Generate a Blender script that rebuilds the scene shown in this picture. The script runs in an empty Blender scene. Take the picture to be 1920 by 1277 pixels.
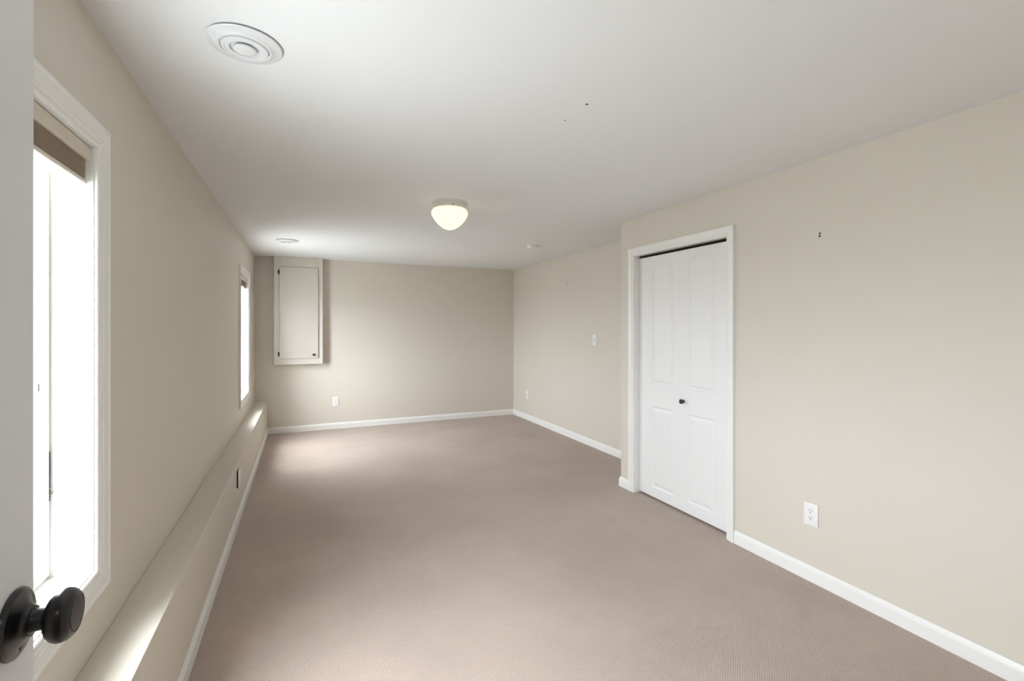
import bpy, bmesh, math
from mathutils import Vector, Matrix

# ------------------------------------------------------------------ camera, sky, exposure
scene = bpy.context.scene
COL = scene.collection
CAM_H = 1.35
cam_data = bpy.data.cameras.new('camera')
cam = bpy.data.objects.new('camera', cam_data)
COL.objects.link(cam)
cam.location = (0.0, 0.0, CAM_H)
cam.rotation_euler = (math.radians(90), 0, math.radians(-24.019))
cam_data.sensor_fit = 'HORIZONTAL'
cam_data.sensor_width = 36.0
cam_data.lens = 878.59 / 1920 * 36.0
cam_data.shift_y = -(638.5 - 613.2) / 1920
cam_data.clip_start = 0.02
scene.camera = cam

scene.view_settings.view_transform = 'Standard'
scene.view_settings.look = 'None'
scene.view_settings.exposure = 0.0
scene.view_settings.gamma = 1.0
scene.view_settings.use_curve_mapping = False

SKY = 11.8          # overcast sky brightness
HALL_POWER = 3.0   # added fill light in the unseen hall (W)
LAMP = 0.95          # opal bowl of the ceiling light

world = bpy.data.worlds.new('overcast_sky')
scene.world = world
world.use_nodes = True
nt = world.node_tree
nt.nodes.clear()
w_out = nt.nodes.new('ShaderNodeOutputWorld')
w_bg = nt.nodes.new('ShaderNodeBackground')
w_tc = nt.nodes.new('ShaderNodeTexCoord')
w_sep = nt.nodes.new('ShaderNodeSeparateXYZ')
w_ramp = nt.nodes.new('ShaderNodeValToRGB')
w_map = nt.nodes.new('ShaderNodeMapRange')
w_map.inputs['From Min'].default_value = -1
w_map.inputs['From Max'].default_value = 1
cr = w_ramp.color_ramp
cr.elements[0].position = 0.46
cr.elements[0].color = (1.10, 1.21, 1.24, 1)     # pale ground outside
cr.elements[1].position = 0.53
cr.elements[1].color = (2.36, 2.58, 2.94, 1)     # hazy horizon
e_ = cr.elements.new(1.0)
e_.color = (4.35, 4.75, 5.1, 1)                 # bright cloud overhead
nt.links.new(w_tc.outputs['Generated'], w_sep.inputs[0])
nt.links.new(w_sep.outputs['Z'], w_map.inputs['Value'])
nt.links.new(w_map.outputs[0], w_ramp.inputs[0])
# the cloud cover is brighter on the side behind the camera (sun hidden there)
# while the ground half is weighted brighter ahead, adding light at the far ceiling
w_k = nt.nodes.new('ShaderNodeMapRange')
w_k.inputs['From Min'].default_value = -0.08
w_k.inputs['From Max'].default_value = 0.06
w_k.inputs['To Min'].default_value = 0.38
w_k.inputs['To Max'].default_value = -0.16
w_side = nt.nodes.new('ShaderNodeMath')
w_side.operation = 'MULTIPLY_ADD'
w_side.inputs[2].default_value = 1.0
w_mul = nt.nodes.new('ShaderNodeVectorMath')
w_mul.operation = 'SCALE'
nt.links.new(w_sep.outputs['Z'], w_k.inputs['Value'])
nt.links.new(w_k.outputs[0], w_side.inputs[0])
nt.links.new(w_sep.outputs['Y'], w_side.inputs[1])
nt.links.new(w_ramp.outputs[0], w_mul.inputs[0])
nt.links.new(w_side.outputs[0], w_mul.inputs['Scale'])
nt.links.new(w_mul.outputs[0], w_bg.inputs['Color'])
w_bg.inputs['Strength'].default_value = SKY
nt.links.new(w_bg.outputs[0], w_out.inputs[0])

# ------------------------------------------------------------------ room measures (metres)
H = 2.2346
XL, XRF, XRN = -0.5516, 2.9832, 2.4681     # left wall, right wall beyond the closet, closet wall
YB, YJ, YF = 6.6377, 3.2618, -0.03         # back wall, closet corner, entry wall
LX, LZ = -0.4148, 0.4158                   # ledge front and top
WT = 0.27                                  # outer wall thickness
WIN_Z0, WIN_Z1 = 0.648, 1.867
WIN1 = (1.022, 1.722)
WIN2 = (5.106, 5.806)
CL_Y0, CL_Y1, CL_Z = 2.171, 3.081, 1.927   # closet opening
DR_X0, DR_X1, DR_Z = -0.335, 0.455, 1.985  # entry doorway

# daylight through the two windows (sky portals) and an added fill light in the unseen hall
def portal(y0, y1):
    l = bpy.data.lights.new('sky_portal', 'AREA')
    l.shape = 'RECTANGLE'
    l.size = y1 - y0
    l.size_y = WIN_Z1 - WIN_Z0
    l.cycles.is_portal = True
    o = bpy.data.objects.new('sky_portal', l)
    COL.objects.link(o)
    o.location = (XL - 0.268, (y0 + y1) / 2, (WIN_Z0 + WIN_Z1) / 2)
    o.rotation_euler = (math.radians(90), 0, math.radians(-90))
portal(*WIN1)
portal(*WIN2)

hl = bpy.data.lights.new('hall_fill_light', 'AREA')
hl.shape = 'DISK'
hl.size = 0.5
hl.energy = HALL_POWER
hl.color = (1.0, 0.98, 0.95)
hlo = bpy.data.objects.new('hall_fill_light', hl)
COL.objects.link(hlo)
hlo.location = (0.1, -0.85, 2.19)

# ------------------------------------------------------------------ materials
def srgb(r, g, b):
    def f(c):
        c /= 255.0
        return c / 12.92 if c <= 0.04045 else ((c + 0.055) / 1.055) ** 2.4
    return (f(r), f(g), f(b), 1.0)

def mat(name, color, rough=0.5, metal=0.0, spec=0.5, noise=None, bump=None, emit=None):
    m = bpy.data.materials.new(name)
    m.use_nodes = True
    t = m.node_tree
    b = t.nodes['Principled BSDF']
    b.inputs['Base Color'].default_value = color
    b.inputs['Roughness'].default_value = rough
    b.inputs['Metallic'].default_value = metal
    b.inputs['Specular IOR Level'].default_value = spec
    tc = t.nodes.new('ShaderNodeTexCoord')
    if noise:
        sc, amt = noise
        n = t.nodes.new('ShaderNodeTexNoise')
        n.inputs['Scale'].default_value = sc
        n.inputs['Detail'].default_value = 3
        t.links.new(tc.outputs['Object'], n.inputs['Vector'])
        mx = t.nodes.new('ShaderNodeMix')
        mx.data_type = 'RGBA'
        mx.inputs[6].default_value = tuple(c * (1 - amt) for c in color[:3]) + (1,)
        mx.inputs[7].default_value = tuple(min(1, c * (1 + amt)) for c in color[:3]) + (1,)
        t.links.new(n.outputs['Fac'], mx.inputs[0])
        t.links.new(mx.outputs[2], b.inputs['Base Color'])
    if bump:
        sc, st, dist = bump
        n2 = t.nodes.new('ShaderNodeTexNoise')
        n2.inputs['Scale'].default_value = sc
        n2.inputs['Detail'].default_value = 2
        t.links.new(tc.outputs['Object'], n2.inputs['Vector'])
        bp = t.nodes.new('ShaderNodeBump')
        bp.inputs['Strength'].default_value = st
        bp.inputs['Distance'].default_value = dist
        t.links.new(n2.outputs['Fac'], bp.inputs['Height'])
        t.links.new(bp.outputs[0], b.inputs['Normal'])
    if emit:
        b.inputs['Emission Color'].default_value = emit[0]
        b.inputs['Emission Strength'].default_value = emit[1]
    return m

M = {}
M['wall'] = mat('wall_paint', srgb(220.5, 212.6, 199), 0.55, spec=0.35, noise=(1.3, 0.012), bump=(160, 0.06, 0.002))
M['ceiling'] = mat('ceiling_paint', srgb(240, 240, 240), 0.8, spec=0.2, noise=(0.9, 0.01), bump=(140, 0.05, 0.002))
M['trim'] = mat('trim_paint', srgb(243, 241, 236), 0.35, spec=0.4, noise=(6, 0.008))
M['door'] = mat('door_paint', srgb(240, 238, 234), 0.4, spec=0.4, noise=(4, 0.008))
M['cabinet'] = mat('cabinet_paint', srgb(212, 205, 194), 0.42, spec=0.4, noise=(4, 0.01))
M['plastic'] = mat('white_plastic', srgb(243, 241, 236), 0.35, spec=0.45, noise=(30, 0.01))
M['vent'] = mat('vent_enamel', srgb(233, 234, 235), 0.35, spec=0.5, noise=(30, 0.01))
M['bronze'] = mat('dark_bronze', srgb(22, 20, 21), 0.3, metal=0.0, spec=0.45, noise=(40, 0.2))
_b = M['bronze'].node_tree.nodes['Principled BSDF']
_b.inputs['Coat Weight'].default_value = 0.2
_b.inputs['Coat Roughness'].default_value = 0.12
M['entry'] = mat('entry_door_paint', srgb(238, 239, 241), 0.4, spec=0.4, noise=(4, 0.008))
M['black'] = mat('black_metal', srgb(30, 27, 24), 0.5, metal=0.2, noise=(60, 0.2))
M['dark'] = mat('gap_shadow', srgb(38, 32, 26), 0.9, noise=(20, 0.2))  # shade inside the door gap and outlet box, put into the colour
M['slot'] = mat('slot_dark', srgb(70, 66, 60), 0.8, noise=(80, 0.2))
M['steel'] = mat('steel', srgb(150, 146, 138), 0.35, metal=0.9, noise=(60, 0.1))
M['headrail'] = mat('shade_headrail', srgb(214, 203, 186), 0.5, noise=(12, 0.02))
M['fabric'] = mat('shade_fabric', srgb(176, 163, 145), 0.9, spec=0.1, noise=(90, 0.12), bump=(300, 0.2, 0.001))
M['shaderail'] = mat('shade_bottom_rail', srgb(222, 216, 203), 0.45, noise=(12, 0.02))
M['opal'] = mat('opal_glass', srgb(205, 200, 188), 0.2, spec=0.5, noise=(3, 0.01), emit=((1.0, 0.88, 0.67, 1), LAMP))
M['lampmetal'] = mat('lamp_base_enamel', srgb(226, 222, 214), 0.35, spec=0.5, noise=(20, 0.01))
M['mark'] = mat('old_anchor', srgb(92, 86, 74), 0.8, noise=(200, 0.25))
M['darkmark'] = mat('dark_screw', srgb(60, 57, 52), 0.5, metal=0.3, noise=(200, 0.25))
M['hallpaint'] = mat('hall_paint', srgb(213, 206, 192), 0.6, noise=(1.3, 0.012))

# clear thin pane: mostly transmitted, a little mirrored
g = bpy.data.materials.new('window_glass')
g.use_nodes = True
t = g.node_tree
t.nodes.clear()
o_ = t.nodes.new('ShaderNodeOutputMaterial')
mx_ = t.nodes.new('ShaderNodeMixShader')
lw_ = t.nodes.new('ShaderNodeLayerWeight')
lw_.inputs['Blend'].default_value = 0.5
pw_ = t.nodes.new('ShaderNodeMath')
pw_.operation = 'POWER'
pw_.inputs[1].default_value = 5.0
t.links.new(lw_.outputs['Facing'], pw_.inputs[0])
fr_ = t.nodes.new('ShaderNodeMath')
fr_.operation = 'MULTIPLY_ADD'
fr_.inputs[1].default_value = 0.6
fr_.inputs[2].default_value = 0.03
t.links.new(pw_.outputs[0], fr_.inputs[0])
tr_ = t.nodes.new('ShaderNodeBsdfTransparent')
gl_ = t.nodes.new('ShaderNodeBsdfGlossy')
gl_.inputs['Roughness'].default_value = 0.02
t.links.new(fr_.outputs[0], mx_.inputs[0])
t.links.new(tr_.outputs[0], mx_.inputs[1])
t.links.new(gl_.outputs[0], mx_.inputs[2])
t.links.new(mx_.outputs[0], o_.inputs[0])
M['glass'] = g

# looped carpet: rows of small loops laid diagonally to the walls
def carpet():
    m = bpy.data.materials.new('loop_carpet')
    m.use_nodes = True
    t = m.node_tree
    b = t.nodes['Principled BSDF']
    b.inputs['Roughness'].default_value = 0.95
    b.inputs['Specular IOR Level'].default_value = 0.1
    b.inputs['Sheen Weight'].default_value = 0.12
    b.inputs['Sheen Roughness'].default_value = 0.5
    tc = t.nodes.new('ShaderNodeTexCoord')
    mp = t.nodes.new('ShaderNodeMapping')
    mp.inputs['Rotation'].default_value = (0, 0, math.radians(50.6))
    t.links.new(tc.outputs['Object'], mp.inputs['Vector'])
    sx = t.nodes.new('ShaderNodeSeparateXYZ')
    wob = t.nodes.new('ShaderNodeTexNoise')
    wob.inputs['Scale'].default_value = 55
    t.links.new(mp.outputs[0], wob.inputs['Vector'])
    t.links.new(mp.outputs[0], sx.inputs[0])
    def math_(op, a, b_=None, c_=None):
        n = t.nodes.new('ShaderNodeMath')
        n.operation = op
        for i, v in enumerate((a, b_, c_)):
            if v is None:
                continue
            if isinstance(v, (int, float)):
                n.inputs[i].default_value = v
            else:
                t.links.new(v, n.inputs[i])
        return n.outputs[0]
    ph = math_('MULTIPLY', wob.outputs['Fac'], 3.2)
    u = math_('SINE', math_('ADD', math_('MULTIPLY', sx.outputs['X'], 2 * math.pi / 0.0085), ph))
    v = math_('SINE', math_('ADD', math_('MULTIPLY', sx.outputs['Y'], 2 * math.pi / 0.0085), ph))
    uu = math_('MULTIPLY_ADD', u, 0.5, 0.5)
    vv = math_('MULTIPLY_ADD', v, 0.5, 0.5)
    hgt = math_('ADD', math_('MULTIPLY', uu, 0.4), math_('MULTIPLY', vv, 0.6))
    fib = t.nodes.new('ShaderNodeTexNoise')
    fib.inputs['Scale'].default_value = 420
    fib.inputs['Detail'].default_value = 3
    t.links.new(tc.outputs['Object'], fib.inputs['Vector'])
    hgt2 = math_('ADD', hgt, math_('MULTIPLY', fib.outputs['Fac'], 0.5))
    ramp = t.nodes.new('ShaderNodeValToRGB')
    ramp.color_ramp.elements[0].position = 0.25
    ramp.color_ramp.elements[0].color = srgb(141, 121, 106)
    ramp.color_ramp.elements[1].position = 0.75
    ramp.color_ramp.elements[1].color = srgb(198, 181, 168)
    t.links.new(hgt2, ramp.inputs[0])
    # traffic wear: broad soft patches of flattened pile
    wear = t.nodes.new('ShaderNodeTexNoise')
    wear.inputs['Scale'].default_value = 1.6
    wear.inputs['Detail'].default_value = 4
    wear.inputs['Roughness'].default_value = 0.6
    t.links.new(tc.outputs['Object'], wear.inputs['Vector'])
    wr = t.nodes.new('ShaderNodeMapRange')
    wr.inputs['From Min'].default_value = 0.3
    wr.inputs['From Max'].default_value = 0.7
    wr.inputs['To Min'].default_value = 0.91
    wr.inputs['To Max'].default_value = 1.08
    t.links.new(wear.outputs['Fac'], wr.inputs['Value'])
    vm = t.nodes.new('ShaderNodeVectorMath')
    vm.operation = 'SCALE'
    t.links.new(ramp.outputs[0], vm.inputs[0])
    t.links.new(wr.outputs[0], vm.inputs['Scale'])
    t.links.new(vm.outputs[0], b.inputs['Base Color'])
    bp = t.nodes.new('ShaderNodeBump')
    bp.inputs['Strength'].default_value = 0.5
    bp.inputs['Distance'].default_value = 0.003
    t.links.new(hgt2, bp.inputs['Height'])
    t.links.new(bp.outputs[0], b.inputs['Normal'])
    return m
M['carpet'] = carpet()

# ------------------------------------------------------------------ mesh helpers
def box(bm, x0, x1, y0, y1, z0, z1, bev=0.0, seg=2):
    if x0 > x1: x0, x1 = x1, x0
    if y0 > y1: y0, y1 = y1, y0
    vs = [bm.verts.new(p) for p in ((x0, y0, z0), (x1, y0, z0), (x1, y1, z0), (x0, y1, z0),
                                    (x0, y0, z1), (x1, y0, z1), (x1, y1, z1), (x0, y1, z1))]
    fs = [bm.faces.new([vs[i] for i in f]) for f in
          ((0, 3, 2, 1), (4, 5, 6, 7), (0, 1, 5, 4), (1, 2, 6, 5), (2, 3, 7, 6), (3, 0, 4, 7))]
    if bev > 0:
        es = list({e for f in fs for e in f.edges})
        bmesh.ops.bevel(bm, geom=es, offset=bev, segments=seg, affect='EDGES', profile=0.5)

def lathe(bm, prof, n=48, mtx=None):
    """prof: (radius, height) along local Z; mtx places it."""
    mtx = mtx or Matrix.Identity(4)
    rings = []
    for r, h in prof:
        if r < 1e-6:
            rings.append([bm.verts.new(mtx @ Vector((0, 0, h)))])
        else:
            rings.append([bm.verts.new(mtx @ Vector((r * math.cos(2 * math.pi * i / n), r * math.sin(2 * math.pi * i / n), h))) for i in range(n)])
    for a, b in zip(rings[:-1], rings[1:]):
        for i in range(n):
            j = (i + 1) % n
            if len(a) == 1 and len(b) == 1:
                continue
            if len(a) == 1:
                bm.faces.new((a[0], b[j], b[i]))
            elif len(b) == 1:
                bm.faces.new((a[i], a[j], b[0]))
            else:
                bm.faces.new((a[i], a[j], b[j], b[i]))
    bmesh.ops.recalc_face_normals(bm, faces=bm.faces[:])

def sweep(bm, pts, prof, place, closed=True):
    """Mitred moulding. pts: 2-D path (inner edge), outward side = right of travel.
    prof: (outward offset, height off the plane). place(a, b, h) -> 3-D point."""
    n = len(pts)
    def off(i, o):
        p = Vector(pts[i])
        ds = []
        if closed or i > 0:
            ds.append((p - Vector(pts[i - 1])).normalized())
        if closed or i < n - 1:
            ds.append((Vector(pts[(i + 1) % n]) - p).normalized())
        ns = [Vector((d.y, -d.x)) for d in ds]
        if len(ns) == 1:
            return p + ns[0] * o
        b = (ns[0] + ns[1])
        b = b / (1 + ns[0].dot(ns[1]))
        return p + b * o
    rings = []
    for i in range(n):
        ring = []
        for o, h in prof:
            q = off(i, o)
            ring.append(bm.verts.new(place(q.x, q.y, h)))
        rings.append(ring)
    m = len(prof)
    for i in range(n if closed else n - 1):
        a, b = rings[i], rings[(i + 1) % n]
        for k in range(m):
            l = (k + 1) % m
            bm.faces.new((a[k], a[l], b[l], b[k]))
    if not closed:
        bm.faces.new(rings[0])
        bm.faces.new(list(reversed(rings[-1])))
    bmesh.ops.recalc_face_normals(bm, faces=bm.faces[:])

def tube(bm, pts, r, n=10):
    pts = [Vector(p) for p in pts]
    rings = []
    for i, p in enumerate(pts):
        d = (pts[min(i + 1, len(pts) - 1)] - pts[max(i - 1, 0)]).normalized()
        a = d.cross(Vector((0, 0, 1)))
        if a.length < 1e-4:
            a = d.cross(Vector((1, 0, 0)))
        a.normalize()
        b = d.cross(a)
        rings.append([bm.verts.new(p + (a * math.cos(2 * math.pi * k / n) + b * math.sin(2 * math.pi * k / n)) * r) for k in range(n)])
    for A, B in zip(rings[:-1], rings[1:]):
        for k in range(n):
            l = (k + 1) % n
            bm.faces.new((A[k], A[l], B[l], B[k]))
    bm.faces.new(rings[0])
    bm.faces.new(list(reversed(rings[-1])))
    bmesh.ops.recalc_face_normals(bm, faces=bm.faces[:])

def build(name, bm, m, parent=None, smooth=False, angle=35):
    me = bpy.data.meshes.new(name)
    bm.normal_update()
    bm.to_mesh(me)
    bm.free()
    me.materials.append(m)
    if smooth:
        me.polygons.foreach_set('use_smooth', [True] * len(me.polygons))
        me.set_sharp_from_angle(angle=math.radians(angle))
    o = bpy.data.objects.new(name, me)
    COL.objects.link(o)
    if parent:
        o.parent = parent
    return o

def part(name, fn, m, parent=None, smooth=False, label=None, angle=35):
    bm = bmesh.new()
    fn(bm)
    o = build(name, bm, m, parent, smooth, angle)
    if label:
        o['label'] = label
    return o

def thing(name, label, cat, loc, rz=0.0, group=None, kind=None):
    o = bpy.data.objects.new(name, None)
    o.empty_display_size = 0.05
    COL.objects.link(o)
    o.location = loc
    o.rotation_euler = (0, 0, rz)
    o['label'] = label
    o['category'] = cat
    if group: o['group'] = group
    if kind: o['kind'] = kind
    return o

def struct(name, fn, m, label, cat, smooth=False):
    o = part(name, fn, m, None, smooth)
    o['kind'] = 'structure'
    o['label'] = label
    o['category'] = cat
    return o

def copy_tree(o, parent=None):
    c = o.copy()
    COL.objects.link(c)
    if parent:
        c.parent = parent
    for ch in list(o.children):
        copy_tree(ch, c)
    return c

# ------------------------------------------------------------------ shell
struct('floor', lambda bm: box(bm, XL - WT, XRF + 0.15, YF - 0.12, YB + 0.15, -0.1, 0),
       M['carpet'], 'taupe looped wall-to-wall carpet over the whole room floor', 'floor')
struct('ceiling', lambda bm: box(bm, XL - WT, XRF + 0.15, YF - 0.12, YB + 0.15, H, H + 0.12),
       M['ceiling'], 'flat white painted ceiling over the empty room', 'ceiling')

def wall_left(bm):
    x0, x1 = XL - WT, XL
    ys = [YF - 0.12, WIN1[0] - 0.018, WIN1[1] + 0.018, WIN2[0] - 0.018, WIN2[1] + 0.018, YB]
    za, zb = WIN_Z0 - 0.018, WIN_Z1 + 0.018
    for i in range(5):
        if i % 2 == 0:
            box(bm, x0, x1, ys[i], ys[i + 1], 0, H)
        else:
            box(bm, x0, x1, ys[i], ys[i + 1], 0, za)
            box(bm, x0, x1, ys[i], ys[i + 1], zb, H)
struct('wall_left', wall_left, M['wall'], 'beige left wall holding the two white framed windows', 'wall')
struct('wall_ledge', lambda bm: box(bm, XL, LX, YF, YB, 0, LZ, 0.0025, 2), M['wall'],
       'low beige ledge running along the left wall under both windows', 'ledge')
struct('wall_back', lambda bm: box(bm, XL - WT, XRF + 0.15, YB, YB + 0.15, 0, H), M['wall'],
       'beige far wall behind the corner wall cabinet', 'wall')
struct('wall_right', lambda bm: box(bm, XRF, XRF + 0.15, YJ - 0.1, YB, 0, H), M['wall'],
       'set-back beige right wall beyond the closet, with the light switch', 'wall')

def wall_closet(bm):
    x0, x1 = XRN, XRN + 0.11
    box(bm, x0, x1, YF - 0.12, CL_Y0 - 0.018, 0, H)
    box(bm, x0, x1, CL_Y1 + 0.018, YJ, 0, H)
    box(bm, x0, x1, CL_Y0 - 0.018, CL_Y1 + 0.018, CL_Z + 0.018, H)
    # return at the corner and closet inside
    box(bm, x1, XRF + 0.15, YJ - 0.1, YJ, 0, H)
    box(bm, x1 + 0.55, x1 + 0.6, YF - 0.12, YJ - 0.1, 0, H)
    box(bm, x1, x1 + 0.55, 1.75, 1.83, 0, H)
struct('wall_closet', wall_closet, M['wall'], 'nearer beige right wall with the white closet door in it', 'wall')

def wall_front(bm):
    y0, y1 = YF - 0.12, YF
    box(bm, XL, DR_X0 - 0.018, y0, y1, 0, H)
    box(bm, DR_X1 + 0.018, XRN, y0, y1, 0, H)
    box(bm, DR_X0 - 0.018, DR_X1 + 0.018, y0, y1, DR_Z + 0.018, H)
struct('wall_front', wall_front, M['wall'], 'beige entry wall with the doorway the view is taken from', 'wall')

HY0, HY1 = -1.75, YF - 0.12
struct('floor_hall', lambda bm: box(bm, -1.2, 1.6, HY0, HY1, -0.1, 0), M['carpet'], 'taupe carpet of the hall behind the doorway', 'floor')
struct('ceiling_hall', lambda bm: box(bm, -1.2, 1.6, HY0, HY1, H, H + 0.1), M['ceiling'], 'white hall ceiling behind the doorway', 'ceiling')
def wall_hall(bm):
    box(bm, -1.3, 1.7, HY0 - 0.1, HY0, 0, H)
    box(bm, -1.3, -1.2, HY0, HY1, 0, H)
    box(bm, 1.6, 1.7, HY0, HY1, 0, H)
    box(bm, -1.2, XL, HY1 - 0.1, HY1, 0, H)
struct('wall_hall', wall_hall, M['hallpaint'], 'beige hall walls behind the doorway', 'wall')

# ------------------------------------------------------------------ baseboards
BT, BH = 0.013, 0.080
BPROF = [(0, 0), (BT, 0), (BT, 0.058), (BT - 0.0015, 0.0605), (BT - 0.0015, 0.063), (0.0075, 0.071),
         (0.0065, 0.074), (0.0045, BH - 0.001), (0.003, BH), (0, BH)]

def baseboard(name, pts, label):
    # pts: floor path of the wall line, room on the right of travel
    def fn(bm):
        sweep(bm, pts, BPROF, lambda a, b, h: Vector((a, b, h)), closed=False)
    o = struct(name, fn, M['trim'], label, 'baseboard')
    return o
E1 = 0.0005
# the right-hand side of travel faces the room
baseboard('baseboard_left', [(LX + E1, YF), (LX + E1, YB - BT)], 'white baseboard along the foot of the left ledge')
baseboard('baseboard_back', [(LX + E1, YB - E1), (XRF - E1, YB - E1)], 'white baseboard along the foot of the far wall')
baseboard('baseboard_right', [(XRF - E1, YB - BT), (XRF - E1, YJ)], 'white baseboard of the set-back right wall beyond the closet')
baseboard('baseboard_closet', [(XRF - BT - 0.001, YJ + E1), (XRN - E1, YJ + E1), (XRN - E1, CL_Y1 + 0.063)], 'short white baseboard wrapping the corner left of the closet')
baseboard('baseboard_near', [(XRN - E1, CL_Y0 - 0.063), (XRN - E1, YF)], 'white baseboard at the foot of the near right wall')

# ------------------------------------------------------------------ mouldings
CW = 0.064
CPROF = [(0, 0), (0, 0.0075), (0.004, 0.0095), (0.009, 0.0095), (0.0105, 0.0075), (0.013, 0.0075), (0.016, 0.0115), (0.021, 0.0130),
         (0.025, 0.0120), (0.0265, 0.0145), (0.030, 0.0155), (0.052, 0.0175), (0.0535, 0.0195), (0.058, 0.0205), (CW - 0.001, 0.0195), (CW, 0.018), (CW, 0)]

def place_left(a, b, h):      # a = Y, b = Z, off the left wall
    return Vector((XL + h, a, b))
def place_right(a, b, h):
    return Vector((XRN - h, a, b))

# ------------------------------------------------------------------ windows
def make_window(num, y0, y1, label):
    w = thing('window_%d' % num, label, 'window', (0, 0, 0), kind='structure')
    r = 0.004
    def casing(bm):
        sweep(bm, [(y0 - r, WIN_Z0 - r), (y0 - r, WIN_Z1 + r), (y1 + r, WIN_Z1 + r), (y1 + r, WIN_Z0 - r)][::-1], CPROF, lambda a, b, h: place_left(a, b, h + 0.0004))
    part('window_casing', casing, M['trim'], w, True, angle=20)
    xf = -0.647                       # room face of the window unit
    def jamb(bm):
        box(bm, xf - 0.1, XL, y0 - 0.0175, y0, WIN_Z0 - 0.0175, WIN_Z1 + 0.0175)
        box(bm, xf - 0.1, XL, y1, y1 + 0.0175, WIN_Z0 - 0.0175, WIN_Z1 + 0.0175)
        box(bm, xf - 0.1, XL, y0, y1, WIN_Z0 - 0.0175, WIN_Z0)
        box(bm, xf - 0.1, XL, y0, y1, WIN_Z1, WIN_Z1 + 0.0175)
    part('window_jamb', jamb, M['trim'], w)
    ins = 0.038
    FP = [(-ins, -0.172), (-ins, -0.002), (-ins + 0.002, 0.0), (-ins + 0.010, 0.001), (-ins + 0.012, 0.003),
          (-0.014, 0.0035), (-0.0125, 0.002), (-0.0125, -0.006), (-0.0002, -0.006), (-0.0002, -0.172)]
    def frame(bm):
        sweep(bm, [(y0, WIN_Z0), (y0, WIN_Z1), (y1, WIN_Z1), (y1, WIN_Z0)][::-1], FP, lambda a, b, h: Vector((xf + h, a, b)))
    fr = part('window_frame', frame, M['trim'], w, True, angle=25)
    def glass(bm):
        box(bm, xf - 0.152, xf - 0.148, y0 + ins - 0.004, y1 - ins + 0.004, WIN_Z0 + ins - 0.004, WIN_Z1 - ins + 0.004)
    part('window_pane', glass, M['glass'], w)
    def latch(bm):
        box(bm, xf - 0.0105, xf - 0.0070, y1 - ins - 0.0012, y1 - ins + 0.0005, 1.175, 1.197)
    part('latch_slot', latch, M['black'], w)
    return w

w1 = make_window(1, *WIN1, 'nearer white framed window on the left wall, partly behind the open door')
w2 = make_window(2, *WIN2, 'farther white framed window on the left wall near the far corner')

# lock bar with its small lever, in the gap beside the near window's sash
def lock_bar(bm):
    box(bm, -0.6520, -0.6445, 1.7105, 1.7190, 0.865, 1.003, 0.001, 1)
lb = part('lock_bar', lock_bar, M['black'], w1)
def lock_lever(bm):
    tube(bm, [(-0.649, 1.714, 0.907), (-0.643, 1.7135, 0.900), (-0.636, 1.713, 0.8905), (-0.638, 1.713, 0.887), (-0.644, 1.7135, 0.884), (-0.650, 1.714, 0.884)], 0.0012, 8)
part('lock_lever', lock_lever, M['steel'], lb, True, 'small steel lever')
# folded crank handle at the sill of the far window
def crank(bm):
    box(bm, -0.628, -0.600, 5.47, 5.50, WIN_Z0, WIN_Z0 + 0.012, 0.003, 2)
    tube(bm, [(-0.612, 5.485, 0.662), (-0.606, 5.52, 0.672), (-0.600, 5.60, 0.690), (-0.598, 5.64, 0.692)], 0.006, 10)
part('crank_handle', crank, M['slot'], w2, True, 'grey folding crank handle')

# ------------------------------------------------------------------ cellular shades
def make_shade(y0, y1, label, tabbed):
    yc = (y0 + y1) / 2
    L = (y1 - y0) / 2 - 0.006
    s = thing('cellular_shade', label, 'window shade', (-0.583, yc, WIN_Z1), group='cellular shades at the top of the windows')
    def head(bm):
        box(bm, -0.024, 0.027, -L, L, -0.042, -0.0003, 0.008, 4)
    part('headrail', head, M['headrail'], s, True)
    def fab(bm):
        n = 11
        z0, z1 = -0.042, -0.098
        prev = None
        for i in range(2 * n + 1):
            z = z0 + (z1 - z0) * i / (2 * n)
            k = 0.0 if i % 2 == 0 else 0.004
            ring = [bm.verts.new((-0.016 - k, -L + 0.006, z)), bm.verts.new((0.015 + k, -L + 0.006, z)),
                    bm.verts.new((0.015 + k, L - 0.006, z)), bm.verts.new((-0.016 - k, L - 0.006, z))]
            if prev:
                for a in range(4):
                    b = (a + 1) % 4
                    bm.faces.new((prev[a], prev[b], ring[b], ring[a]))
            else:
                bm.faces.new(ring)
            prev = ring
        bm.faces.new(prev[::-1])
        bmesh.ops.recalc_face_normals(bm, faces=bm.faces[:])
    part('pleated_fabric', fab, M['fabric'], s)
    def rail(bm):
        box(bm, -0.020, 0.022, -L + 0.002, L - 0.002, -0.113, -0.098, 0.005, 3)
    rl = part('bottom_rail', rail, M['shaderail'], s, True)
    if tabbed:
        part('pull_tab', lambda bm: box(bm, 0.022, 0.030, -0.045, 0.045, -0.112, -0.100, 0.003, 2), M['plastic'], rl, True, 'white pull tab')
    return s
make_shade(*WIN1, 'raised taupe pleated shade with beige headrail at the top of the near window', False)
make_shade(*WIN2, 'raised taupe pleated shade with white pull tab at the top of the far window', True)

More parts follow.
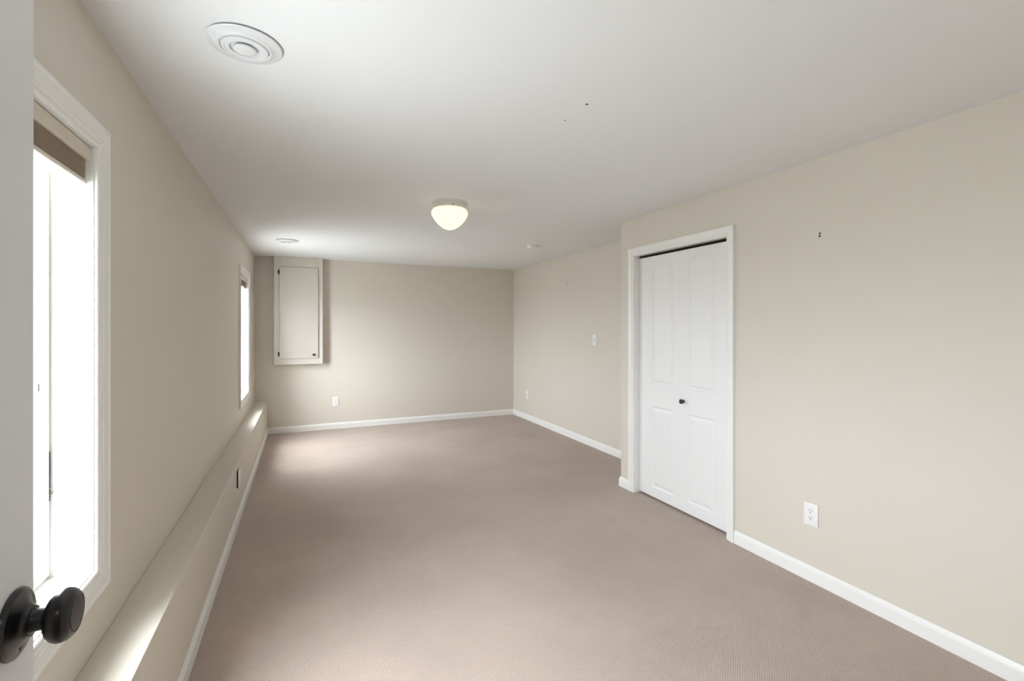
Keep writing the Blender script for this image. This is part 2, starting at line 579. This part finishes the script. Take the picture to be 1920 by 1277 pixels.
# ------------------------------------------------------------------ panel doors
def panel_face(bm, w, h, t, panels, step=0.0045):
    """Leaf in local (a, z), front face towards -n (height off = n). a:0..w, z:0..h.
    panels: (a0, a1, z0, z1, rise) with an arched top of that rise."""
    def prof(d):
        if d <= 0: return 0.0
        if d < 0.006: return -0.0068 * (0.5 - 0.5 * math.cos(math.pi * d / 0.006))
        if d < 0.014: return -0.0068
        if d < 0.034: return -0.0068 + 0.0056 * (0.5 - 0.5 * math.cos(math.pi * (d - 0.014) / 0.020))
        return -0.0012
    def ht(a, z):
        for a0, a1, z0, z1, rise in panels:
            if a0 < a < a1 and z0 < z < z1 + rise:
                u = (a - a0) / (a1 - a0) * 2 - 1
                top = z1
                if rise > 0:
                    top = z1 + rise * max(0.0, 1 - (abs(u) / 0.92) ** 2.2)
                return prof(min(a - a0, a1 - a, z - z0, top - z))
        return 0.0
    na, nz = int(w / step), int(h / step)
    g = [[bm.verts.new((w * i / na, ht(w * i / na, h * j / nz), h * j / nz)) for j in range(nz + 1)] for i in range(na + 1)]
    for i in range(na):
        for j in range(nz):
            bm.faces.new((g[i][j], g[i + 1][j], g[i + 1][j + 1], g[i][j + 1]))
    back = [bm.verts.new(p) for p in ((0, -t, 0), (w, -t, 0), (w, -t, h), (0, -t, h))]
    bm.faces.new(back)
    bm.faces.new([g[i][0] for i in range(na + 1)] + [back[1], back[0]])
    bm.faces.new([g[i][nz] for i in range(na + 1)] + [back[2], back[3]])
    bm.faces.new([g[0][j] for j in range(nz + 1)] + [back[3], back[0]])
    bm.faces.new([g[na][j] for j in range(nz + 1)] + [back[2], back[1]])
    bmesh.ops.recalc_face_normals(bm, faces=bm.faces[:])

# closet: white bifold door, two leaves, in a cased opening
DX = 2.511
closet = thing('door_1', 'white two-leaf bifold closet door with arched panels and a small dark knob', 'door', (0, 0, 0), kind='structure')
def closet_jamb(bm):
    x0, x1 = XRN + 0.0002, XRN + 0.11
    box(bm, x0, x1, CL_Y0 - 0.0175, CL_Y0, 0.001, CL_Z + 0.0175)
    box(bm, x0, x1, CL_Y1, CL_Y1 + 0.0175, 0.001, CL_Z + 0.0175)
    box(bm, x0, x1, CL_Y0, CL_Y1, CL_Z, CL_Z + 0.0175)
part('door_jamb', closet_jamb, M['trim'], closet)
def closet_casing(bm):
    r = 0.003
    sweep(bm, [(CL_Y0 - r, 0.0005), (CL_Y0 - r, CL_Z + r), (CL_Y1 + r, CL_Z + r), (CL_Y1 + r, 0.0005)][::-1],
          [(o * 0.059 / CW, h) for o, h in CPROF], lambda a, b, h: place_right(a, b, h + 0.0004), closed=False)
part('door_casing', closet_casing, M['trim'], closet, True, angle=20)
def track(bm):
    box(bm, DX + 0.004, DX + 0.026, CL_Y0 + 0.001, CL_Y1 - 0.001, CL_Z - 0.010, CL_Z - 0.0005)
part('door_track', track, M['dark'], closet)
SPLIT = 2.628
LZ0, LZ1 = 0.017, 1.9065
def leaf_obj(ya, yb, panels):
    # local a runs from ya (far side, larger Y) toward the camera; front faces -X
    w = ya - yb
    bm = bmesh.new()
    panel_face(bm, w, LZ1 - LZ0, 0.030, [(ya - p[0], ya - p[1], p[2] - LZ0, p[3] - LZ0, p[4]) for p in panels])
    o = build('door_leaf', bm, M['door'], closet, True, 50)
    # local y -> -X world (front), local x -> -Y world
    o.matrix_local = Matrix(((0, -1, 0, DX), (-1, 0, 0, ya), (0, 0, 1, LZ0), (0, 0, 0, 1)))
    return o
leaf_far = leaf_obj(CL_Y1 - 0.003, SPLIT + 0.0003,
                    [(2.927, 2.690, 0.903, 1.806, 0.058), (2.922, 2.690, 0.096, 0.727, 0.0)])
leaf_near = leaf_obj(SPLIT - 0.0003, CL_Y0 + 0.003,
                     [(2.548, 2.306, 0.905, 1.812, 0.056), (2.548, 2.308, 0.098, 0.726, 0.0)])
KY, KZ = 2.585, 0.813
def small_knob(bm, s=1.0):
    return [(0, 0), (0.0075 * s, 0), (0.0075 * s, 0.002 * s), (0.0055 * s, 0.0045 * s), (0.0058 * s, 0.009 * s), (0.0095 * s, 0.0115 * s), (0.0132 * s, 0.016 * s),
            (0.0142 * s, 0.021 * s), (0.0130 * s, 0.026 * s), (0.0090 * s, 0.0295 * s), (0.0045 * s, 0.031 * s), (0, 0.0312 * s)]
def closet_knob(bm):
    lathe(bm, small_knob(bm, 1.22), 32, Matrix.Translation((DX - 0.0002, KY, KZ)) @ Matrix.Rotation(-math.pi / 2, 4, 'Y'))
part('door_knob', closet_knob, M['bronze'], closet, True, 'small dark round knob')

# entry door, swung open along the left wall
entry = thing('door_2', 'open white entry door at the left edge with a dark round knob', 'door', (0, 0, 0), kind='structure')
EX, EY1, EY0 = -0.297, 0.751, -0.012
def entry_leaf():
    bm = bmesh.new()
    w, h = EY1 - EY0, 1.955
    panel_face(bm, w, h, 0.035, [(0.10, 0.335, 1.02, 1.78, 0.05), (0.43, 0.655, 1.02, 1.78, 0.05), (0.10, 0.335, 0.18, 0.82, 0), (0.43, 0.655, 0.18, 0.82, 0)], 0.006)
    o = build('door_leaf', bm, M['entry'], entry, True, 50)
    # local y -> +X (room side), local x -> +Y
    o.matrix_local = Matrix(((0, 1, 0, EX), (1, 0, 0, EY0), (0, 0, 1, 0.015), (0, 0, 0, 1)))
    return o
entry_leaf()
def entry_jamb(bm):
    y0, y1 = YF - 0.12, YF
    box(bm, DR_X0 - 0.0175, DR_X0, y0, y1, 0.001, DR_Z + 0.0175)
    box(bm, DR_X1, DR_X1 + 0.0175, y0, y1, 0.001, DR_Z + 0.0175)
    box(bm, DR_X0, DR_X1, y0, y1, DR_Z, DR_Z + 0.0175)
part('door_jamb', entry_jamb, M['trim'], entry)
RY, RZ = 0.709, 1.016
AX = lambda x: Matrix.Translation((x, RY, RZ)) @ Matrix.Rotation(math.pi / 2, 4, 'Y')
def rosette(bm):
    lathe(bm, [(0, 0), (0.0370, 0), (0.0378, 0.0015), (0.0372, 0.0035), (0.0345, 0.0055), (0.0335, 0.0060), (0.0300, 0.0068), (0.0220, 0.0100), (0.0190, 0.0115),
               (0.0165, 0.0150), (0.0160, 0.0165), (0, 0.0165)], 72, AX(EX + 0.0002))
ros = part('knob_rosette', rosette, M['bronze'], entry, True, 'dark bronze round backplate')
def rscrew(bm):
    for s in (1,):
        lathe(bm, [(0, 0), (0.0035, 0), (0.0035, 0.001), (0.002, 0.0018), (0, 0.0018)], 20,
              Matrix.Translation((EX + 0.0082, RY - s * 0.004, RZ - s * 0.0262)) @ Matrix.Rotation(math.pi / 2, 4, 'Y'))
part('rosette_screw', rscrew, M['steel'], ros, True)
def entry_knob(bm):
    lathe(bm, [(0, 0.0155), (0.0140, 0.0155), (0.0128, 0.0175), (0.0120, 0.0200), (0.0118, 0.0270), (0.0130, 0.0285), (0.0185, 0.0300), (0.0240, 0.0330), (0.0272, 0.0370),
               (0.0288, 0.0415), (0.0288, 0.0445), (0.0275, 0.0490), (0.0250, 0.0525), (0.0222, 0.0548), (0.0205, 0.0553), (0.0200, 0.0545), (0.0190, 0.0545), (0.0183, 0.0556), (0.0120, 0.0566), (0, 0.0570)], 72, AX(EX))
part('door_knob', entry_knob, M['bronze'], entry, True, 'dark bronze round knob', 30)
for hz in (0.25, 1.0, 1.75):
    part('hinge', lambda bm, hz=hz: lathe(bm, [(0, 0), (0.006, 0), (0.006, 0.085), (0, 0.085)], 16, Matrix.Translation((EX + 0.007, EY0 - 0.004, hz))), M['bronze'], entry, True)

# ------------------------------------------------------------------ ceiling vents
def make_vent(x, y, label):
    v = thing('ceiling_vent', label, 'vent', (x, y, H), group='round white ceiling vents')
    def flange(bm):
        lathe(bm, [(0.070, -0.0002), (0.085, -0.004), (0.104, -0.0045), (0.1055, -0.006), (0.1045, -0.0075), (0.100, -0.0085),
                   (0.080, -0.0130), (0.076, -0.0165), (0.073, -0.0180), (0.070, -0.0175), (0.068, -0.012), (0.060, -0.006)], 72)
    part('vent_flange', flange, M['vent'], v, True, angle=45)
    def ring(bm):
        lathe(bm, [(0.064, -0.004), (0.066, -0.014), (0.0645, -0.0195), (0.060, -0.0215), (0.056, -0.0215), (0.0545, -0.0190), (0.052, -0.0195), (0.047, -0.0215), (0.043, -0.020), (0.041, -0.014), (0.040, -0.004)], 72)
    part('vent_ring', ring, M['vent'], v, True, angle=45)
    def disc(bm):
        lathe(bm, [(0.012, -0.002), (0.014, -0.016), (0.030, -0.0175), (0.0325, -0.0195), (0.0325, -0.0225), (0.030, -0.0245), (0.015, -0.0255), (0.0, -0.0256)], 64)
        box(bm, -0.066, 0.066, -0.003, 0.003, -0.008, -0.002)
    part('vent_disc', disc, M['vent'], v, True, angle=45)
    part('back_plate', lambda bm: lathe(bm, [(0.0, -0.0003), (0.0655, -0.0003), (0.0655, -0.0125), (0, -0.0125)], 48), M['vent'], v)
    return v
make_vent(-0.166, 1.674, 'round white ceiling vent at the entry end, above the near window')
make_vent(-0.148, 5.31, 'round white ceiling vent at the far end, in front of the corner cabinet')

# ------------------------------------------------------------------ ceiling light
cl = thing('ceiling_light', 'lit mushroom-shaped opal ceiling light on a ribbed white base', 'ceiling light', (0.955, 3.235, H))
def lbase(bm):
    lathe(bm, [(0, -0.0003), (0.124, -0.0003), (0.126, -0.004), (0.124, -0.010), (0.119, -0.013), (0.119, -0.016), (0.1215, -0.019), (0.1205, -0.025), (0.115, -0.028),
               (0.113, -0.032), (0.116, -0.035), (0.115, -0.044), (0.108, -0.047), (0, -0.047)], 80)
part('light_base', lbase, M['lampmetal'], cl, True, angle=30)
def bowl(bm):
    pr = [(0.100, -0.0475), (0.112, -0.050)]
    R, zc, dep = 0.130, -0.080, 0.113
    for i in range(0, 8):
        a = math.radians(62 - i * 8.5)
        pr.append((0.112 + (R - 0.112) * math.cos(a), zc + 0.033 * math.sin(a)))
    for i in range(1, 25):
        u = 1 - (1 - i / 24.0) ** 1.6
        pr.append((R * (1 - u ** 1.25) ** 0.54 if i < 24 else 0.0, zc - dep * u))
    lathe(bm, pr, 80)
part('glass_bowl', bowl, M['opal'], cl, True, 'lit opal white glass bowl', 60)
for k in range(3):
    a = math.radians(-95 + 120 * k)
    part('thumb_screw', lambda bm, a=a: lathe(bm, [(0, 0), (0.003, 0), (0.003, 0.006), (0.005, 0.007), (0.005, 0.011), (0, 0.012)], 16,
              Matrix.Translation((0.115 * math.cos(a), 0.115 * math.sin(a), -0.0385)) @ Matrix.Rotation(a, 4, 'Z') @ Matrix.Rotation(math.pi / 2, 4, 'Y')), M['steel'], cl, True)

# ------------------------------------------------------------------ smoke detector
sd = thing('smoke_detector', 'small round white smoke detector on the far right of the ceiling', 'smoke detector', (2.275, 4.56, H))
part('mounting_plate', lambda bm: lathe(bm, [(0, -0.0003), (0.066, -0.0003), (0.067, -0.004), (0.064, -0.007), (0, -0.007)], 56), M['plastic'], sd, True)
part('detector_body', lambda bm: lathe(bm, [(0.060, -0.007), (0.061, -0.012), (0.059, -0.022), (0.052, -0.031), (0.045, -0.034), (0.02, -0.036), (0, -0.036)], 56), M['plastic'], sd, True)
part('test_button', lambda bm: lathe(bm, [(0.0, -0.036), (0.010, -0.0365), (0.010, -0.0375), (0.0, -0.0385)], 24, Matrix.Translation((0.012, -0.008, 0))), M['vent'], sd, True)

# ------------------------------------------------------------------ wall cabinet
CD = 0.12
CX0, CX1, CZ0 = -0.331, 0.231, 0.877
cab = thing('wall_cabinet', 'shallow cream wall cabinet in the far left corner under the ceiling', 'cabinet', ((CX0 + CX1) / 2, YB, CZ0))
cx = (CX0 + CX1) / 2
hw = (CX1 - CX0) / 2
ch = H - CZ0
def cbody(bm):
    box(bm, -hw, hw, -CD + 0.018, -0.0005, 0, ch - 0.0005, 0.001, 1)
part('cabinet_body', cbody, M['cabinet'], cab)
D_X0, D_X1, D_Z0, D_Z1 = -0.270 - cx, 0.178 - cx, 0.952 - CZ0, 2.103 - CZ0
def cframe(bm):
    y0, y1 = -CD, -CD + 0.018
    box(bm, -hw, D_X0 + 0.012, y0, y1, 0, ch - 0.0005, 0.0012, 1)
    box(bm, D_X1 - 0.012, hw, y0, y1, 0, ch - 0.0005, 0.0012, 1)
    box(bm, D_X0 + 0.012, D_X1 - 0.012, y0, y1, 0, D_Z0 + 0.012, 0.0012, 1)
    box(bm, D_X0 + 0.012, D_X1 - 0.012, y0, y1, D_Z1 - 0.012, ch - 0.0005, 0.0012, 1)
part('face_frame', cframe, M['cabinet'], cab)
cd = part('cabinet_door', lambda bm: box(bm, D_X0, D_X1, -CD - 0.019, -CD - 0.001, D_Z0, D_Z1, 0.005, 3), M['cabinet'], cab, True)
def cknob(bm):
    lathe(bm, small_knob(bm, 1.05), 28, Matrix.Translation((0.1235 - cx, -CD - 0.019, 0.997 - CZ0)) @ Matrix.Rotation(math.pi / 2, 4, 'X'))
part('cabinet_knob', cknob, M['black'], cd, True, 'small dark knob')
for hz in (2.037, 1.012):
    def hinge(bm, hz=hz):
        x = D_X0 - 0.007
        lathe(bm, [(0, -0.030), (0.003, -0.0295), (0.0045, -0.026), (0.0075, -0.022), (0.0075, 0.022), (0.0045, 0.026), (0.003, 0.0295), (0, 0.030)], 20,
              Matrix.Translation((x, -CD - 0.008, hz - CZ0)))
        box(bm, x - 0.010, x + 0.004, -CD - 0.003, -CD, hz - CZ0 - 0.022, hz - CZ0 + 0.022)
    part('cabinet_hinge', hinge, M['black'], cab, True, 'dark exposed hinge')

# ------------------------------------------------------------------ outlets and switch: local front = -Y
def outlet(loc, rz, label):
    o = thing('power_outlet', label, 'outlet', loc, rz, group='duplex outlets low on the walls')
    part('cover_plate', lambda bm: box(bm, -0.039, 0.039, -0.0062, -0.0004, -0.061, 0.061, 0.0035, 3), M['plastic'], o, True)
    for s in (-1, 1):
        def sock(bm, s=s):
            zc = s * 0.0195
            pts = []
            for i in range(32):
                a = 2 * math.pi * i / 32
                pts.append((0.0172 * math.cos(a), max(-0.0135, min(0.0135, 0.0172 * math.sin(a)))))
            f = [bm.verts.new((x, -0.0076, zc + z)) for x, z in pts]
            b = [bm.verts.new((x, -0.0055, zc + z)) for x, z in pts]
            bm.faces.new(f)
            for i in range(32):
                j = (i + 1) % 32
                if (f[i].co - f[j].co).length > 1e-7:
                    bm.faces.new((f[i], f[j], b[j], b[i]))
            bmesh.ops.recalc_face_normals(bm, faces=bm.faces[:])
        sk = part('socket', sock, M['plastic'], o)
        def slots(bm, s=s):
            zc = s * 0.0195
            box(bm, -0.0078, -0.0056, -0.0079, -0.0070, zc - 0.001, zc + 0.0075)
            box(bm, 0.0054, 0.0078, -0.0079, -0.0070, zc - 0.000, zc + 0.0075)
            lathe(bm, [(0, 0), (0.0027, 0), (0.0027, 0.001), (0, 0.001)], 14, Matrix.Translation((0, -0.0070, zc - 0.0075)) @ Matrix.Rotation(math.pi / 2, 4, 'X'))
        part('socket_slots', slots, M['slot'], sk, label='dark plug slots')
    part('plate_screw', lambda bm: lathe(bm, [(0, 0), (0.003, 0), (0.003, 0.0006), (0, 0.0012)], 16, Matrix.Translation((0, -0.0062, 0)) @ Matrix.Rotation(math.pi / 2, 4, 'X')), M['vent'], o, True)
    return o
# wall_right side: front faces -X -> rotate -90 deg; back wall front -Y -> 0
outlet((XRN, 1.628, 0.354), math.radians(-90), 'nearest white outlet, on the right wall past the closet door')
outlet((XRF, 6.142, 0.362), math.radians(-90), 'white outlet low on the set-back right wall near the far corner')
outlet((0.394, YB, 0.362), 0, 'white outlet low on the far wall below and right of the cabinet')

sw = thing('light_switch', 'white toggle light switch on the set-back right wall beside the closet corner', 'light switch', (XRF, 4.416, 1.2055), math.radians(-90))
part('cover_plate', lambda bm: box(bm, -0.041, 0.041, -0.0062, -0.0004, -0.0615, 0.0615, 0.0035, 3), M['plastic'], sw, True)
part('toggle_slot', lambda bm: box(bm, -0.0055, 0.0055, -0.0066, -0.0055, -0.0125, 0.0125), M['slot'], sw)
def toggle(bm):
    vs = [bm.verts.new(p) for p in ((-0.0048, -0.006, -0.009), (0.0048, -0.006, -0.009), (0.0048, -0.006, 0.006), (-0.0048, -0.006, 0.006),
                                    (-0.004, -0.0195, 0.004), (0.004, -0.0195, 0.004), (0.004, -0.0175, 0.0105), (-0.004, -0.0175, 0.0105))]
    for f in ((0, 1, 2, 3), (4, 5, 6, 7), (0, 1, 5, 4), (1, 2, 6, 5), (2, 3, 7, 6), (3, 0, 4, 7)):
        bm.faces.new([vs[i] for i in f])
    bmesh.ops.recalc_face_normals(bm, faces=bm.faces[:])
part('toggle', toggle, M['plastic'], sw)
for s in (-1, 1):
    part('plate_screw', lambda bm, s=s: lathe(bm, [(0, 0), (0.003, 0), (0.003, 0.0006), (0, 0.0012)], 16, Matrix.Translation((0, -0.0062, s * 0.030)) @ Matrix.Rotation(math.pi / 2, 4, 'X')), M['vent'], sw, True)

# loose plate on the ledge front: stands off the wall over its dark box (front = +X)
lo = thing('outlet_cover', 'white cover plate standing off the front of the left ledge, dark gap behind', 'outlet', (LX, 3.735, 0.303))
part('outlet_box', lambda bm: box(bm, 0.0003, 0.0075, -0.044, 0.030, -0.056, 0.056), M['dark'], lo, label='dark block standing for the shaded box opening')
part('cover_plate', lambda bm: box(bm, 0.0075, 0.0135, -0.044, 0.044, -0.062, 0.062, 0.0025, 3), M['plastic'], lo, True)

# ------------------------------------------------------------------ leftover fixings in walls and ceiling
def fixing(loc, axis, r, m, label, group=None):
    rot = {'X': Matrix.Rotation(-math.pi / 2, 4, 'Y'), 'Z': Matrix.Rotation(math.pi, 4, 'X')}[axis]
    bm = bmesh.new()
    lathe(bm, [(0, 0.0002), (r * 0.8, 0.0002), (r, 0.0006), (r * 0.9, 0.0016), (r * 0.35, 0.0018), (r * 0.3, 0.0008), (0, 0.0008)], 18, rot)
    o = build('wall_anchor' if axis == 'X' else 'ceiling_screw', bm, m, None, True)
    o.location = loc
    o['label'] = label
    o['category'] = 'wall anchor' if axis == 'X' else 'screw'
    if group: o['group'] = group
    return o
fixing((XRN, 1.583, 1.8400), 'X', 0.0056, M['mark'], 'upper of two small anchors on the right wall above the nearest outlet', 'old anchors in the right wall')
fixing((XRN, 1.584, 1.8255), 'X', 0.0062, M['mark'], 'lower of two small anchors on the right wall above the nearest outlet', 'old anchors in the right wall')
fixing((XRF, 5.018, 1.892), 'X', 0.008, M['mark'], 'single small anchor high on the set-back right wall above the switch')
fixing((1.028, 1.578, H), 'Z', 0.0052, M['darkmark'], 'darker of two screw heads in the ceiling in front of the light', 'screw heads in the ceiling')
fixing((1.022, 1.738, H), 'Z', 0.0036, M['mark'], 'fainter of two screw heads in the ceiling, nearer the light', 'screw heads in the ceiling')
